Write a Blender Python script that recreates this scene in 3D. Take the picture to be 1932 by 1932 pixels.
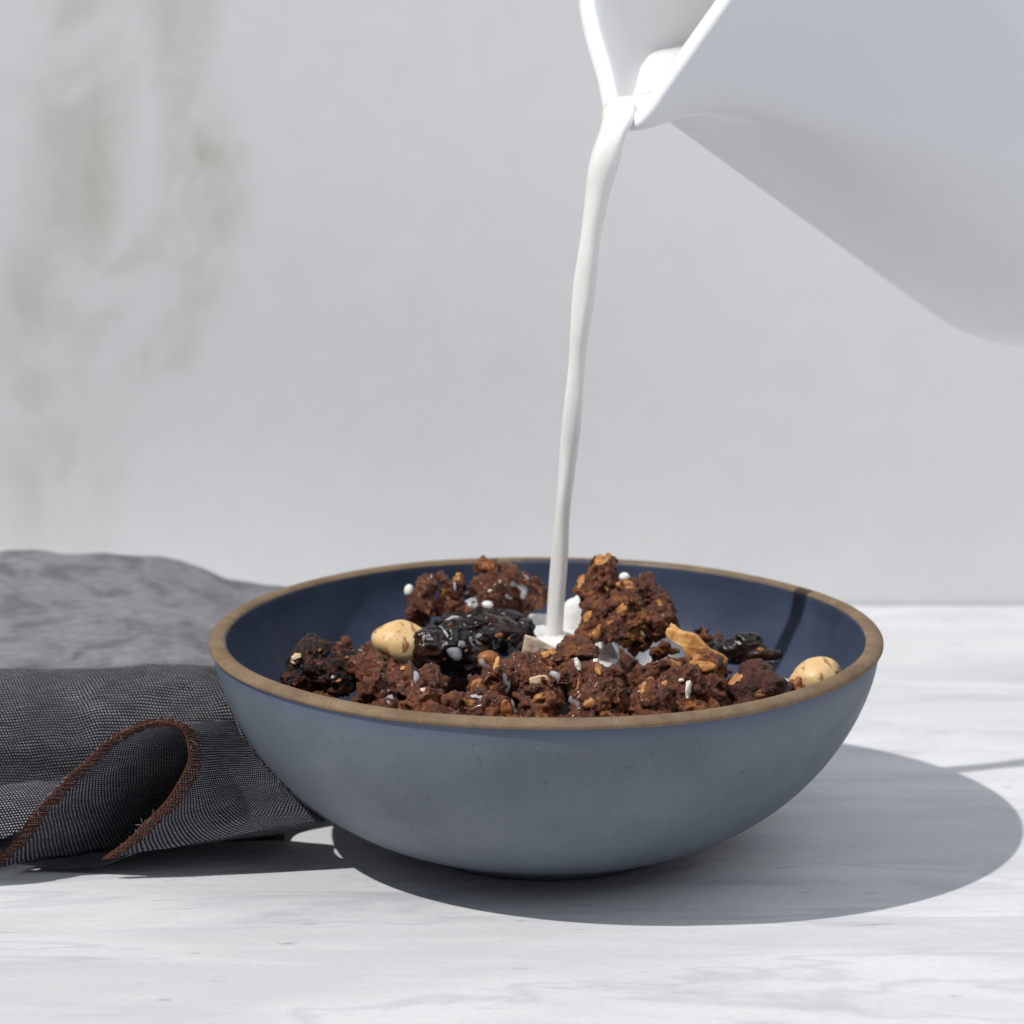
import bpy, bmesh, math, random
import numpy as np
from mathutils import Vector, Matrix, noise as mnoise
from mathutils.bvhtree import BVHTree

S = bpy.context.scene
COL = S.collection
for o in list(bpy.data.objects):
    bpy.data.objects.remove(o)
R = math.radians

# ------------------------------------------------------------------ camera, light, exposure
CAM = np.array([-0.0091, -1.065, 0.3305]); PITCH = R(12.6); HALF = R(7.15)
cd = bpy.data.cameras.new('camera'); cam = bpy.data.objects.new('camera', cd); COL.objects.link(cam)
cam.location = CAM; cam.rotation_euler = (R(90) - PITCH, 0, 0)
cd.sensor_width = 36; cd.sensor_fit = 'HORIZONTAL'; cd.angle = 2 * HALF
cd.clip_start = 0.02; cd.clip_end = 60
cd.dof.use_dof = True; cd.dof.focus_distance = 1.045; cd.dof.aperture_fstop = 18
S.camera = cam
S.view_settings.view_transform = 'Standard'; S.view_settings.look = 'None'
S.view_settings.exposure = 0; S.view_settings.gamma = 1
S.render.engine = 'CYCLES'
S.cycles.use_denoising = True
S.cycles.max_bounces = 10; S.cycles.diffuse_bounces = 5
W = bpy.data.worlds.new('World'); S.world = W; W.use_nodes = True
bg = W.node_tree.nodes['Background']
bg.inputs[0].default_value = (0.86, 0.92, 1.0, 1); bg.inputs[1].default_value = 0.17

SUN = Vector((0.69, 0.385, -1.0)).normalized()
def lamp(kind, name, loc, target, energy, color, **kw):
    d = bpy.data.lights.new(name, kind); d.energy = energy; d.color = color
    for k, v in kw.items(): setattr(d, k, v)
    o = bpy.data.objects.new(name, d); COL.objects.link(o); o.location = loc
    o.rotation_euler = (Vector(target) - Vector(loc)).to_track_quat('-Z', 'Y').to_euler()
    return o
lamp('SPOT', 'key_lamp', -SUN * 5.0 + Vector((0, 0.05, 0.05)), (0, 0.05, 0.05), 915, (1.0, 0.975, 0.945),
     spot_size=R(24), spot_blend=0.3, shadow_soft_size=0.035)
lamp('AREA', 'overhead_softbox', (0.40, -0.30, 0.80), (0.12, 0.05, 0.20), 2.9, (0.86, 0.93, 1.0), shape='SQUARE', size=0.85)

# ------------------------------------------------------------------ picture geometry -> place
F = 966 / math.tan(HALF)
FW = np.array([0, math.cos(PITCH), -math.sin(PITCH)]); UP = np.array([0, math.sin(PITCH), math.cos(PITCH)]); RT = np.array([1., 0, 0])
def ray(px, py): return FW + RT * (px - 966) / F - UP * (py - 966) / F
def at(px, py, y):
    d = ray(px, py); return CAM + d * ((y - CAM[1]) / d[1])
def onz(px, py, z):
    d = ray(px, py); return CAM + d * ((z - CAM[2]) / d[2])
PX = 1 / 7000.0

# ------------------------------------------------------------------ numpy noise
def _h(i, j, k, s):
    n = (i * 374761393 + j * 668265263 + k * 2147483647 + s * 144665) & 0xffffffff
    n = ((n ^ (n >> 13)) * 1274126177) & 0xffffffff
    n = ((n ^ (n >> 16)) * 2246822519) & 0xffffffff
    return ((n ^ (n >> 15)) & 0xffff) / 32767.5 - 1
def vn(p, s=0):
    p = np.asarray(p, float); i = np.floor(p).astype(np.int64); f = p - i; f = f * f * f * (f * (f * 6 - 15) + 10)
    r = 0
    for a in (0, 1):
        for b in (0, 1):
            for c in (0, 1):
                w = (f[:, 0] if a else 1 - f[:, 0]) * (f[:, 1] if b else 1 - f[:, 1]) * (f[:, 2] if c else 1 - f[:, 2])
                r = r + w * _h(i[:, 0] + a, i[:, 1] + b, i[:, 2] + c, s)
    return r
def fbm(p, s=0, o=3):
    r = 0; a = 1.0
    for k in range(o):
        r = r + a * vn(np.asarray(p) * 2.03 ** k + 13.7 * k, s + k); a *= .5
    return r

# ------------------------------------------------------------------ object helpers
def tag(o, label=None, cat=None, group=None, kind=None):
    if label: o['label'] = label
    if cat: o['category'] = cat
    if group: o['group'] = group
    if kind: o['kind'] = kind
    return o
def mesh_obj(name, verts, faces, mat, parent=None, smooth=True, uv=None):
    me = bpy.data.meshes.new(name)
    me.from_pydata([tuple(map(float, v)) for v in verts], [], [tuple(map(int, f)) for f in faces]); me.update()
    if smooth: me.polygons.foreach_set('use_smooth', [True] * len(me.polygons))
    if uv is not None:
        l = me.uv_layers.new(name='UVMap'); li = np.zeros(len(me.loops), int); me.loops.foreach_get('vertex_index', li)
        l.data.foreach_set('uv', np.asarray(uv, float)[li].ravel())
    if mat: me.materials.append(mat)
    o = bpy.data.objects.new(name, me); COL.objects.link(o)
    if parent: o.parent = parent
    return o
def empty(name, loc=(0, 0, 0)):
    o = bpy.data.objects.new(name, None); COL.objects.link(o); o.location = loc; o.empty_display_size = .01
    return o
def recenter(o):
    """origin to the bottom centre of the mesh"""
    me = o.data; co = np.zeros(len(me.vertices) * 3); me.vertices.foreach_get('co', co); co = co.reshape(-1, 3)
    c = (co.max(0) + co.min(0)) / 2; c[2] = co[:, 2].min()
    me.vertices.foreach_set('co', (co - c).ravel()); me.update(); o.location = c
    return o
def grid_faces(nu, nv, closed_u=False):
    f = []
    for j in range(nv - 1):
        for i in range(nu if closed_u else nu - 1):
            k = (i + 1) % nu
            f.append((j * nu + i, j * nu + k, (j + 1) * nu + k, (j + 1) * nu + i))
    return f
def lathe(profile, seg=128):
    """profile list of (r, z); rings; r == 0 allowed at the ends (tiny ring)"""
    a = np.linspace(0, 2 * np.pi, seg, endpoint=False); v = []
    for r, z in profile: v += [(max(r, 1e-5) * math.cos(t), max(r, 1e-5) * math.sin(t), z) for t in a]
    return v, grid_faces(seg, len(profile), True)
def catmull(P, n):
    P = np.asarray(P, float); P = np.vstack([2 * P[0] - P[1], P, 2 * P[-1] - P[-2]]); m = len(P) - 3
    out = []
    for t in np.linspace(0, m - 1e-9, n):
        i = int(t); u = t - i; a, b, c, d = P[i:i + 4]
        out.append(.5 * (2 * b + (c - a) * u + (2 * a - 5 * b + 4 * c - d) * u * u + (3 * b - a - 3 * c + d) * u ** 3))
    return np.array(out)
def tube(path, rad, seg=10, rad2=None):
    path = np.asarray(path, float); n = len(path); rad = np.broadcast_to(rad, (n,)); rad2 = rad if rad2 is None else np.broadcast_to(rad2, (n,))
    T = np.gradient(path, axis=0); T /= np.linalg.norm(T, axis=1)[:, None] + 1e-12
    up = np.array([0, 1.0, 0.03]); v = []
    for i in range(n):
        a = np.cross(up, T[i]); 
        if np.linalg.norm(a) < 1e-4: a = np.cross([1, 0, 0], T[i])
        a /= np.linalg.norm(a); b = np.cross(T[i], a)
        for k in range(seg):
            t = 2 * math.pi * k / seg; v.append(path[i] + a * rad[i] * math.cos(t) + b * rad2[i] * math.sin(t))
    f = grid_faces(seg, n, True); f.append(tuple(range(seg))[::-1]); f.append(tuple(range((n - 1) * seg, n * seg)))
    return v, f

# ------------------------------------------------------------------ materials
def new_mat(name):
    m = bpy.data.materials.new(name); m.use_nodes = True; nt = m.node_tree
    b = nt.nodes['Principled BSDF']
    return m, nt, b
class N:
    def __init__(s, nt): s.nt = nt; s.l = nt.links
    def n(s, t, **kw):
        x = s.nt.nodes.new(t)
        for k, v in kw.items():
            if k.startswith('i_'):
                x.inputs[int(k[2:]) if k[2:].isdigit() else k[2:].replace('_', ' ')].default_value = v
            else: setattr(x, k, v)
        return x
    def coord(s, out='Object', scale=(1, 1, 1)):
        c = s.n('ShaderNodeTexCoord'); m = s.n('ShaderNodeMapping'); m.inputs['Scale'].default_value = scale
        s.l.new(c.outputs[out], m.inputs[0]); return m.outputs[0]
    def noise(s, vec, scale, detail=4, rough=.55, dist=0):
        x = s.n('ShaderNodeTexNoise'); x.inputs['Scale'].default_value = scale; x.inputs['Detail'].default_value = detail
        x.inputs['Roughness'].default_value = rough; x.inputs['Distortion'].default_value = dist
        if vec is not None: s.l.new(vec, x.inputs['Vector'])
        return x.outputs[0]
    def ramp(s, fac, stops, interp='LINEAR'):
        x = s.n('ShaderNodeValToRGB'); e = x.color_ramp.elements; x.color_ramp.interpolation = interp
        while len(e) < len(stops): e.new(.5)
        for el, (p, c) in zip(e, stops):
            el.position = p; el.color = (c, c, c, 1) if isinstance(c, (int, float)) else (*c, 1)
        s.l.new(fac, x.inputs[0]); return x.outputs[0]
    def mix(s, fac, a, b, mode='MIX'):
        x = s.n('ShaderNodeMix'); x.data_type = 'RGBA'; x.blend_type = mode
        for sock, val in ((x.inputs[0], fac), (x.inputs[6], a), (x.inputs[7], b)):
            if hasattr(val, 'is_output'): s.l.new(val, sock)
            elif isinstance(val, (int, float)): sock.default_value = val if sock == x.inputs[0] else (val, val, val, 1)
            else: sock.default_value = (*val, 1)
        return x.outputs[2]
    def math(s, op, a, b=0.0, c=None):
        x = s.n('ShaderNodeMath'); x.operation = op
        for i, v in enumerate((a, b) if c is None else (a, b, c)):
            if hasattr(v, 'is_output'): s.l.new(v, x.inputs[i])
            else: x.inputs[i].default_value = v
        return x.outputs[0]
    def bump(s, h, strength, dist, base=None):
        x = s.n('ShaderNodeBump'); x.inputs['Strength'].default_value = strength; x.inputs['Distance'].default_value = dist
        s.l.new(h, x.inputs['Height'])
        if base is not None: s.l.new(base, x.inputs['Normal'])
        return x.outputs[0]
def setb(nt, b, **kw):
    for k, v in kw.items():
        i = b.inputs[k.replace('_', ' ')]
        if hasattr(v, 'is_output'): nt.links.new(v, i)
        else: i.default_value = (*v, 1) if isinstance(v, tuple) and len(v) == 3 and i.type == 'RGBA' else v

def mat_table():
    m, nt, b = new_mat('pale_stone'); q = N(nt)
    c = q.coord('Object', (10, 42, 1)); c2 = q.coord('Object', (2.6, 11, 1)); c3 = q.coord('Object', (55, 220, 1)); c4 = q.coord('Object', (1, 1, 1))
    warp = q.noise(c4, 14, 3)
    streak = q.noise(c, 1.0, 7, .62, .7); band = q.noise(c2, 1.6, 5, .55, .9); fleck = q.noise(c3, 1.0, 3, .6, .4); grain = q.noise(c4, 420, 3, .6)
    col = q.ramp(streak, [(.30, (.50, .51, .545)), (.44, (.73, .735, .758)), (.55, (.80, .803, .81)), (.72, (.83, .835, .85))])
    col = q.mix(q.ramp(band, [(.38, .75), (.52, 0.0)]), col, (.655, .658, .672))
    col = q.mix(q.ramp(fleck, [(.27, .8), (.335, 0.0)]), col, (.42, .42, .44))
    vein = q.ramp(q.math('ABSOLUTE', q.math('SUBTRACT', band, .53)), [(0.0, .6), (.022, 0.0)])
    col = q.mix(vein, col, (.56, .575, .615))
    col = q.mix(q.ramp(grain, [(.35, .22), (.6, 0)]), col, (.6, .6, .62))
    setb(nt, b, Base_Color=col, Roughness=q.ramp(streak, [(.3, .62), (.7, .5)]), Normal=q.bump(q.mix(.5, streak, grain), .22, .0012))
    b.inputs['Specular IOR Level'].default_value = .3
    return m
def mat_wall():
    m, nt, b = new_mat('stained_marble'); q = N(nt)
    c = q.coord('Object'); 
    sep = q.n('ShaderNodeSeparateXYZ'); q.l.new(c, sep.inputs[0])
    X, Z = sep.outputs[0], sep.outputs[2]
    n1 = q.noise(c, 9, 5, .55, .6); n2 = q.noise(q.coord('Object', (1, 1, .85)), 20, 6, .62, .6); n3 = q.noise(c, 70, 4, .6)
    # two stained veins wandering down the slab, left of centre
    zn = q.math('DIVIDE', Z, .21)
    def band(pts, wid):
        c_ = q.ramp(zn, [(max(z_, 0) / .21, (x_ + .2) / .12) for z_, x_ in pts], 'B_SPLINE')
        lum = q.n('ShaderNodeSeparateColor'); q.l.new(c_, lum.inputs[0])
        xc = q.math('SUBTRACT', q.math('MULTIPLY', lum.outputs[0], .12), .2)
        d_ = q.math('DIVIDE', q.math('SUBTRACT', X, xc), wid)
        d_ = q.math('ABSOLUTE', q.math('ADD', d_, q.math('MULTIPLY', q.math('SUBTRACT', n1, .5), 2.6)))
        return q.ramp(d_, [(.1, 1.0), (1.0, 0.0)], 'EASE')
    b1 = band([(.02, -.158), (.0527, -.148), (.0707, -.1356), (.0977, -.1126), (.146, -.109), (.175, -.117), (.2056, -.1267)], .019)
    b2 = band([(.0, -.166), (.0437, -.160), (.080, -.169), (.1246, -.1586), (.1606, -.1600), (.2056, -.146)], .026)
    b3 = q.math('MULTIPLY', band([(.05, -.165), (.09, -.150), (.12, -.128), (.15, -.118), (.2, -.11)], .013), .9)
    zone = q.math('MAXIMUM', b1, q.math('MAXIMUM', b2, b3))
    def blot(x0, z0, rx_, rz_, lean):
        ux = q.math('ADD', q.math('SUBTRACT', X, x0), q.math('MULTIPLY', q.math('SUBTRACT', n1, .5), .07)); uz = q.math('ADD', q.math('SUBTRACT', Z, z0), q.math('MULTIPLY', q.math('SUBTRACT', n2, .5), .06))
        ux2 = q.math('DIVIDE', q.math('SUBTRACT', ux, q.math('MULTIPLY', uz, lean)), rx_); uz2 = q.math('DIVIDE', uz, rz_)
        return q.ramp(q.math('ADD', q.math('MULTIPLY', ux2, ux2), q.math('MULTIPLY', uz2, uz2)), [(.0, 1.0), (1.0, 0.0)], 'EASE')
    bl = None
    for bb in ((-.110, .0995, .008, .013, .5), (-.160, .045, .007, .013, .3), (-.168, .068, .012, .012, 0), (-.136, .115, .010, .012, .8), (-.115, .132, .010, .014, 0), (-.108, .151, .009, .014, 0)):
        t_ = blot(*bb); bl = t_ if bl is None else q.math('MAXIMUM', bl, t_)
    stain = q.ramp(n2, [(.36, 0.12), (.62, 1.0)], 'EASE')
    k = q.math('MULTIPLY', zone, stain)
    k = q.math('MAXIMUM', k, q.math('MULTIPLY', bl, .6))
    cloud = q.noise(c, 5, 4, .5)
    base = q.mix(q.ramp(cloud, [(.3, 0), (.7, 1)]), (.735, .735, .752), (.785, .787, .797))
    base = q.mix(q.ramp(n3, [(.4, .12), (.65, 0)]), base, (.62, .63, .66))
    base = q.mix(q.math('MULTIPLY', k, .80), base, (.575, .57, .525))
    spot = q.ramp(q.noise(q.coord('Object', (1, 1, .6)), 38, 3, .5, .8), [(.58, 0.0), (.72, 1.0)])
    base = q.mix(q.math('MULTIPLY', q.math('MULTIPLY', spot, q.math('MAXIMUM', bl, q.math('MULTIPLY', zone, .5))), .7), base, (.47, .45, .33))
    setb(nt, b, Base_Color=base, Roughness=.6, Normal=q.bump(n3, .08, .001)); b.inputs['Specular IOR Level'].default_value = .2
    return m
def mat_glaze(name, c1, c2, rough, speck, spec=.4):
    m, nt, b = new_mat(name); q = N(nt); c = q.coord('Object')
    n = q.noise(c, 55, 5, .6, .3); f = q.noise(c, 1500, 2, .5); f2 = q.noise(c, 620, 2, .5); v = q.noise(c, 210, 3, .5)
    col = q.mix(q.ramp(n, [(.3, 0), (.7, 1)]), c1, c2)
    col = q.mix(q.ramp(f, [(.66, 0), (.76, speck)]), col, tuple(min(1, x * 2.2 + .02) for x in c2))
    col = q.mix(q.ramp(f2, [(.27, speck * 1.2), (.36, 0)]), col, tuple(x * .5 for x in c1))
    col = q.mix(q.ramp(v, [(.72, 0), (.78, .35)]), col, (.22, .17, .14))
    if speck > .2:      # the glaze pools bluer just under the lip
        sp_ = q.n('ShaderNodeSeparateXYZ'); q.l.new(c, sp_.inputs[0])
        zz = q.math('ADD', sp_.outputs[2], q.math('MULTIPLY', q.math('SUBTRACT', n, .5), .006))
        col = q.mix(q.ramp(q.math('DIVIDE', zz, .06), [(.86, 0), (.95, .6)], 'EASE'), col, (.085, .115, .205))
    setb(nt, b, Base_Color=col, Roughness=q.ramp(n, [(.3, rough + .08), (.7, rough - .04)]), Normal=q.bump(q.mix(.5, f2, n), .18, .00035))
    b.inputs['Specular IOR Level'].default_value = spec
    return m
def mat_clay():
    m, nt, b = new_mat('bare_clay'); q = N(nt); c = q.coord('Object')
    n = q.noise(c, 130, 5, .6); f = q.noise(c, 1300, 3, .6)
    col = q.ramp(n, [(.25, (.165, .112, .068)), (.5, (.240, .168, .105)), (.75, (.30, .217, .139))])
    col = q.mix(q.ramp(f, [(.3, .6), (.5, 0)]), col, (.15, .10, .062))
    setb(nt, b, Base_Color=col, Roughness=.82, Normal=q.bump(f, .45, .0003)); b.inputs['Specular IOR Level'].default_value = .2
    return m
def mat_porcelain():
    m, nt, b = new_mat('white_porcelain'); q = N(nt)
    setb(nt, b, Base_Color=(.89, .895, .91), Roughness=.28); b.inputs['Specular IOR Level'].default_value = .35
    return m
def mat_milk(name='milk', col=(.92, .91, .885), rough=.16, sss=.4, scale=.0018):
    m, nt, b = new_mat(name)
    setb(nt, b, Base_Color=col, Roughness=rough)
    b.inputs['Subsurface Weight'].default_value = sss; b.inputs['Subsurface Radius'].default_value = (1.0, .82, .62)
    b.inputs['Subsurface Scale'].default_value = scale; b.inputs['Specular IOR Level'].default_value = .4
    return m
def mat_film():
    m, nt, b = new_mat('milk_film'); q = N(nt)
    a = q.n('ShaderNodeAttribute'); a.attribute_name = 'cover'
    setb(nt, b, Base_Color=(.62, .635, .67), Roughness=.14, Alpha=q.math('MULTIPLY', q.ramp(a.outputs['Fac'], [(0, 0), (.35, .35), (1, .78)]), q.ramp(q.noise(q.coord('Object'), 420, 3), [(.35, .6), (.55, 1)])))
    b.inputs['Specular IOR Level'].default_value = .5
    return m
def mat_cocoa(name, dark, light, tan, tan_amt, rough=.5, wet=0.0):
    m, nt, b = new_mat(name); q = N(nt); c = q.coord('Object')
    n = q.noise(c, 300, 5, .7); n2 = q.noise(c, 95, 4, .6, .8); f = q.noise(c, 1250, 5, .7, .4); g = q.noise(c, 520, 4, .7, .5); sp = q.noise(c, 950, 2, .5)
    k = q.math('ADD', q.math('MULTIPLY', n, .5), q.math('MULTIPLY', f, .5))
    col = q.ramp(k, [(.36, dark), (.47, tuple(.45 * a + .55 * d_ for a, d_ in zip(dark, light))), (.60, light), (.70, tuple(x * 1.5 for x in light))])
    t = q.math('MULTIPLY', q.ramp(n2, [(.50, 0), (.62, 1)]), q.ramp(f, [(.40, .2), (.55, 1)]))
    col = q.mix(q.math('MULTIPLY', t, tan_amt), col, tan)
    col = q.mix(q.ramp(sp, [(.70, 0), (.76, .6)]), col, tuple(min(1, x * 2.6) for x in light))
    setb(nt, b, Base_Color=col, Roughness=q.ramp(q.noise(c, 150, 3), [(.38, rough - .25), (.58, rough + .12)]),
         Normal=q.bump(f, 1.0, .0009, q.bump(g, .9, .0013)))
    b.inputs['Specular IOR Level'].default_value = .45
    if wet: b.inputs['Coat Weight'].default_value = wet; b.inputs['Coat Roughness'].default_value = .12
    return m
def mat_nut():
    m, nt, b = new_mat('hazelnut_flesh'); q = N(nt); c = q.coord('Object')
    n = q.noise(c, 120, 5, .6, .9); n2 = q.noise(c, 420, 3, .6); g = q.noise(c, 60, 3)
    col = q.ramp(g, [(.3, (.76, .47, .20)), (.55, (.86, .60, .30)), (.8, (.90, .70, .42))])
    col = q.mix(q.ramp(n, [(.53, 0), (.585, .85)]), col, (.25, .075, .02))
    col = q.mix(q.ramp(n2, [(.60, 0), (.66, .7)]), col, (.3, .11, .035))
    setb(nt, b, Base_Color=col, Roughness=.42, Normal=q.bump(n2, .2, .0004))
    b.inputs['Subsurface Weight'].default_value = .15; b.inputs['Subsurface Radius'].default_value = (1, .5, .2); b.inputs['Subsurface Scale'].default_value = .001
    return m
def mat_flake(name, c1, c2, c3, rough=.55):
    m, nt, b = new_mat(name); q = N(nt); c = q.coord('Object')
    n = q.noise(q.coord('Object', (1, 2.5, 1)), 330, 5, .65, .6); g = q.noise(c, 900, 3, .6)
    col = q.ramp(n, [(.32, c3), (.46, c2), (.68, c1)])
    setb(nt, b, Base_Color=col, Roughness=rough, Normal=q.bump(g, .5, .0003, q.bump(n, .5, .0006)))
    b.inputs['Subsurface Weight'].default_value = .08; b.inputs['Subsurface Radius'].default_value = (1, .6, .3); b.inputs['Subsurface Scale'].default_value = .0008
    return m
def mat_prune():
    m, nt, b = new_mat('black_dried_fruit'); q = N(nt); c = q.coord('Object')
    n = q.noise(c, 240, 5, .65, .6); w = q.noise(c, 900, 4, .65); r = q.noise(c, 75, 4, .6)
    col = q.ramp(r, [(.35, (.006, .004, .004)), (.52, (.016, .007, .005)), (.68, (.060, .017, .009))])
    col = q.mix(q.ramp(n, [(.66, 0), (.74, .75)]), col, (.12, .035, .018))
    setb(nt, b, Base_Color=col, Roughness=q.ramp(n, [(.4, .14), (.65, .42)]), Normal=q.bump(w, .35, .0003, q.bump(n, .5, .0008)))
    b.inputs['Specular IOR Level'].default_value = .38; b.inputs['Coat Weight'].default_value = .18; b.inputs['Coat Roughness'].default_value = .08
    return m
def mat_crust():
    m, nt, b = new_mat('crusted_fruit'); q = N(nt); c = q.coord('Object')
    n = q.noise(c, 620, 4, .65); n2 = q.noise(c, 170, 4, .6); w = q.noise(c, 1300, 3, .6)
    col = q.ramp(n, [(.40, (.005, .004, .005)), (.50, (.03, .010, .007)), (.58, (.16, .045, .022)), (.70, (.32, .11, .05))])
    col = q.mix(q.ramp(n2, [(.45, .65), (.6, 0)]), col, (.01, .009, .010))
    setb(nt, b, Base_Color=col, Roughness=q.ramp(n, [(.4, .22), (.6, .6)]), Normal=q.bump(w, .8, .0005, q.bump(n, .9, .0012)))
    b.inputs['Specular IOR Level'].default_value = .32
    return m
def mat_linen(name='chambray_linen', hem=False, lit_top=False):
    m, nt, b = new_mat(name); q = N(nt)
    tc = q.n('ShaderNodeTexCoord'); sep = q.n('ShaderNodeSeparateXYZ'); q.l.new(tc.outputs['UV'], sep.inputs[0])
    co = q.coord('Object'); wob = q.noise(co, 160, 3, .6)
    pit = 0.00086
    u = q.math('ADD', q.math('DIVIDE', sep.outputs[0], pit), q.math('MULTIPLY', wob, .9))
    v = q.math('ADD', q.math('DIVIDE', sep.outputs[1], pit * .95), q.math('MULTIPLY', q.noise(co, 120, 3, .6), .9))
    row = q.math('FLOOR', v)
    us = q.math('ADD', u, q.math('MULTIPLY', q.math('MODULO', row, 2.0), .5))
    fu = q.math('ABSOLUTE', q.math('SUBTRACT', q.math('FRACT', us), .5)); fv = q.math('ABSOLUTE', q.math('SUBTRACT', q.math('FRACT', v), .5))
    dd = q.math('ADD', q.math('MULTIPLY', q.math('MULTIPLY', fu, fu), 3.4), q.math('MULTIPLY', q.math('MULTIPLY', fv, fv), 5.2))
    dot = q.ramp(dd, [(.10, 1.0), (.45, 0.0)], 'EASE')
    if lit_top:            # top light painted into the weave: paler dots behind the rolled fold
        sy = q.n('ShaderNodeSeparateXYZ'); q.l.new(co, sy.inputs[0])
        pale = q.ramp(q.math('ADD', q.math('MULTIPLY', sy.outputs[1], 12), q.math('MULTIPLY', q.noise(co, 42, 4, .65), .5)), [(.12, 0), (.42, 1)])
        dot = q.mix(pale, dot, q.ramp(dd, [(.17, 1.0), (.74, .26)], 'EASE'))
    thr = q.noise(q.coord('UV', (140, 1800, 1)), 1.0, 3, .6); slub = q.noise(q.coord('UV', (1500, 120, 1)), 1.0, 3, .6); mott = q.noise(co, 75, 5, .6, .5)
    white = q.mix(q.ramp(thr, [(.35, 0), (.65, 1)]), (.42, .42, .46), (.88, .87, .90))
    darkc = q.mix(q.ramp(slub, [(.4, 0), (.7, 1)]), (.003, .003, .006), (.018, .018, .028))
    if hem:
        h = q.noise(q.coord('UV', (900, 900, 1)), 1, 3, .6)
        brown = q.mix(q.ramp(h, [(.35, 0), (.65, 1)]), (.07, .022, .013), (.21, .075, .042))
        col = q.mix(q.ramp(h, [(.42, 0), (.55, 1)]), brown, (.012, .011, .015)); col = q.mix(q.math('MULTIPLY', dot, .75), col, (.55, .5, .47))
    else:
        col = q.mix(dot, darkc, white)
        col = q.mix(q.ramp(mott, [(.36, .45), (.54, 0)]), col, (.05, .05, .07))
    setb(nt, b, Base_Color=col, Roughness=.9, Normal=q.bump(dot, 1.0, .0006))
    b.inputs['Specular IOR Level'].default_value = .12
    b.inputs['Sheen Weight'].default_value = .12; b.inputs['Sheen Roughness'].default_value = .3; b.inputs['Sheen Tint'].default_value = (.86, .88, 1.0, 1)
    return m
def mat_plain(name, c, r=.8):
    m, nt, b = new_mat(name); setb(nt, b, Base_Color=c, Roughness=r); b.inputs['Specular IOR Level'].default_value = .2; return m

M = dict(table=mat_table(), wall=mat_wall(), clay=mat_clay(), porc=mat_porcelain(), milk=mat_milk(),
         film=mat_film(),
         outer=mat_glaze('slate_blue_glaze', (.118, .138, .168), (.148, .171, .204), .50, .34),
         inner=mat_glaze('navy_glaze', (.032, .043, .078), (.060, .079, .134), .36, .12, .35),
         cocoa=mat_cocoa('cocoa_granola', (.030, .009, .006), (.262, .086, .042), (.46, .165, .038), .85, .5, .08),
         cocoa_wet=mat_cocoa('wet_cocoa_granola', (.028, .008, .005), (.252, .078, .036), (.46, .16, .036), .85, .40, .25),
         choc=mat_cocoa('chocolate_piece', (.055, .018, .012), (.135, .048, .032), (.3, .1, .04), .15, .5),
         nut=mat_nut(), prune=mat_prune(), crust=mat_crust(), linen=mat_linen(), linen_lit=mat_linen('lit_top_linen', lit_top=True), hem=mat_linen('overlock_hem', True),
         thread=mat_plain('rust_thread', (.110, .040, .025), .85),
         oat=mat_flake('toasted_oat', (.66, .34, .10), (.42, .17, .045), (.15, .045, .02)),
         oat_pale=mat_flake('pale_oat', (.86, .78, .66), (.78, .55, .28), (.42, .2, .07)),
         oat_white=mat_flake('white_oat', (.88, .86, .80), (.82, .76, .66), (.6, .45, .3)),
         almond=mat_flake('almond_skin', (.42, .16, .045), (.33, .11, .03), (.14, .04, .015), .4),
         coconut=mat_flake('coconut_toasted', (.80, .46, .17), (.62, .29, .085), (.32, .11, .03), .45),
         coco_pale=mat_flake('coconut_pale', (.70, .60, .47), (.62, .47, .36), (.33, .13, .10), .4))

# ------------------------------------------------------------------ setting: table top and wall
v = [(-1.1, -0.75, 0), (1.1, -0.75, 0), (1.1, 0.2688, 0), (-1.1, 0.2688, 0), (-1.1, -0.75, -.03), (1.1, -0.75, -.03), (1.1, 0.2688, -.03), (-1.1, 0.2688, -.03)]
tag(mesh_obj('table', v, [(0, 1, 2, 3), (7, 6, 5, 4), (0, 4, 5, 1), (1, 5, 6, 2), (2, 6, 7, 3), (3, 7, 4, 0)], M['table'], smooth=False), kind='structure')
y0, y1, zt = 0.2700, 0.290, 0.238
v = [(-1.1, y0, -.03), (1.1, y0, -.03), (1.1, y0, zt), (-1.1, y0, zt), (-1.1, y1, -.03), (1.1, y1, -.03), (1.1, y1, zt), (-1.1, y1, zt)]
tag(mesh_obj('wall', v, [(0, 1, 2, 3), (5, 4, 7, 6), (3, 2, 6, 7), (0, 3, 7, 4), (1, 5, 6, 2), (0, 4, 5, 1)], M['wall'], smooth=False), kind='structure')

# ------------------------------------------------------------------ bowl
def wall_out(n=70):
    a = np.linspace(0.0, math.pi / 2, n)
    r = .0228 + (.0895 - .0228) * np.sin(a) ** .9535; z = .0018 + .0554 * (1 - np.cos(a) ** 1.225)
    return r, z
ro, zo = wall_out()
TH = .0037
bowl = tag(empty('bowl'), 'slate blue stoneware bowl with bare clay rim, full of chocolate granola', 'bowl')
outer = [(.0285, .0014), (.0295, .0004), (.0345, .0004), (.0360, .0014)] + [(r, z) for r, z in zip(ro, zo) if z > .0042 and r > .0362]
v, f = lathe([(0, .0026), (.0270, .0026)] + outer + [(.0894, .0578)], 192)
mesh_obj('glazed_shell', v, f, M['outer'], bowl)
ri = ro - TH * np.clip((zo - .002) / .02, 0, 1) ** .4; zi = zo + TH * (1 - np.clip((ro - .02) / .07, 0, 1) ** 2.2)
inner = [(0, .0062)] + [(r, z) for r, z in zip(ri, zi) if z > .0064 and z < .0568 and r < .0856] + [(.0857, .0572), (.0858, .0582), (.0860, .0588), (.0864, .0590)]
v, f = lathe(inner, 192); f = [t[::-1] for t in f]
mesh_obj('glazed_interior', v, f, M['inner'], bowl)
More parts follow.
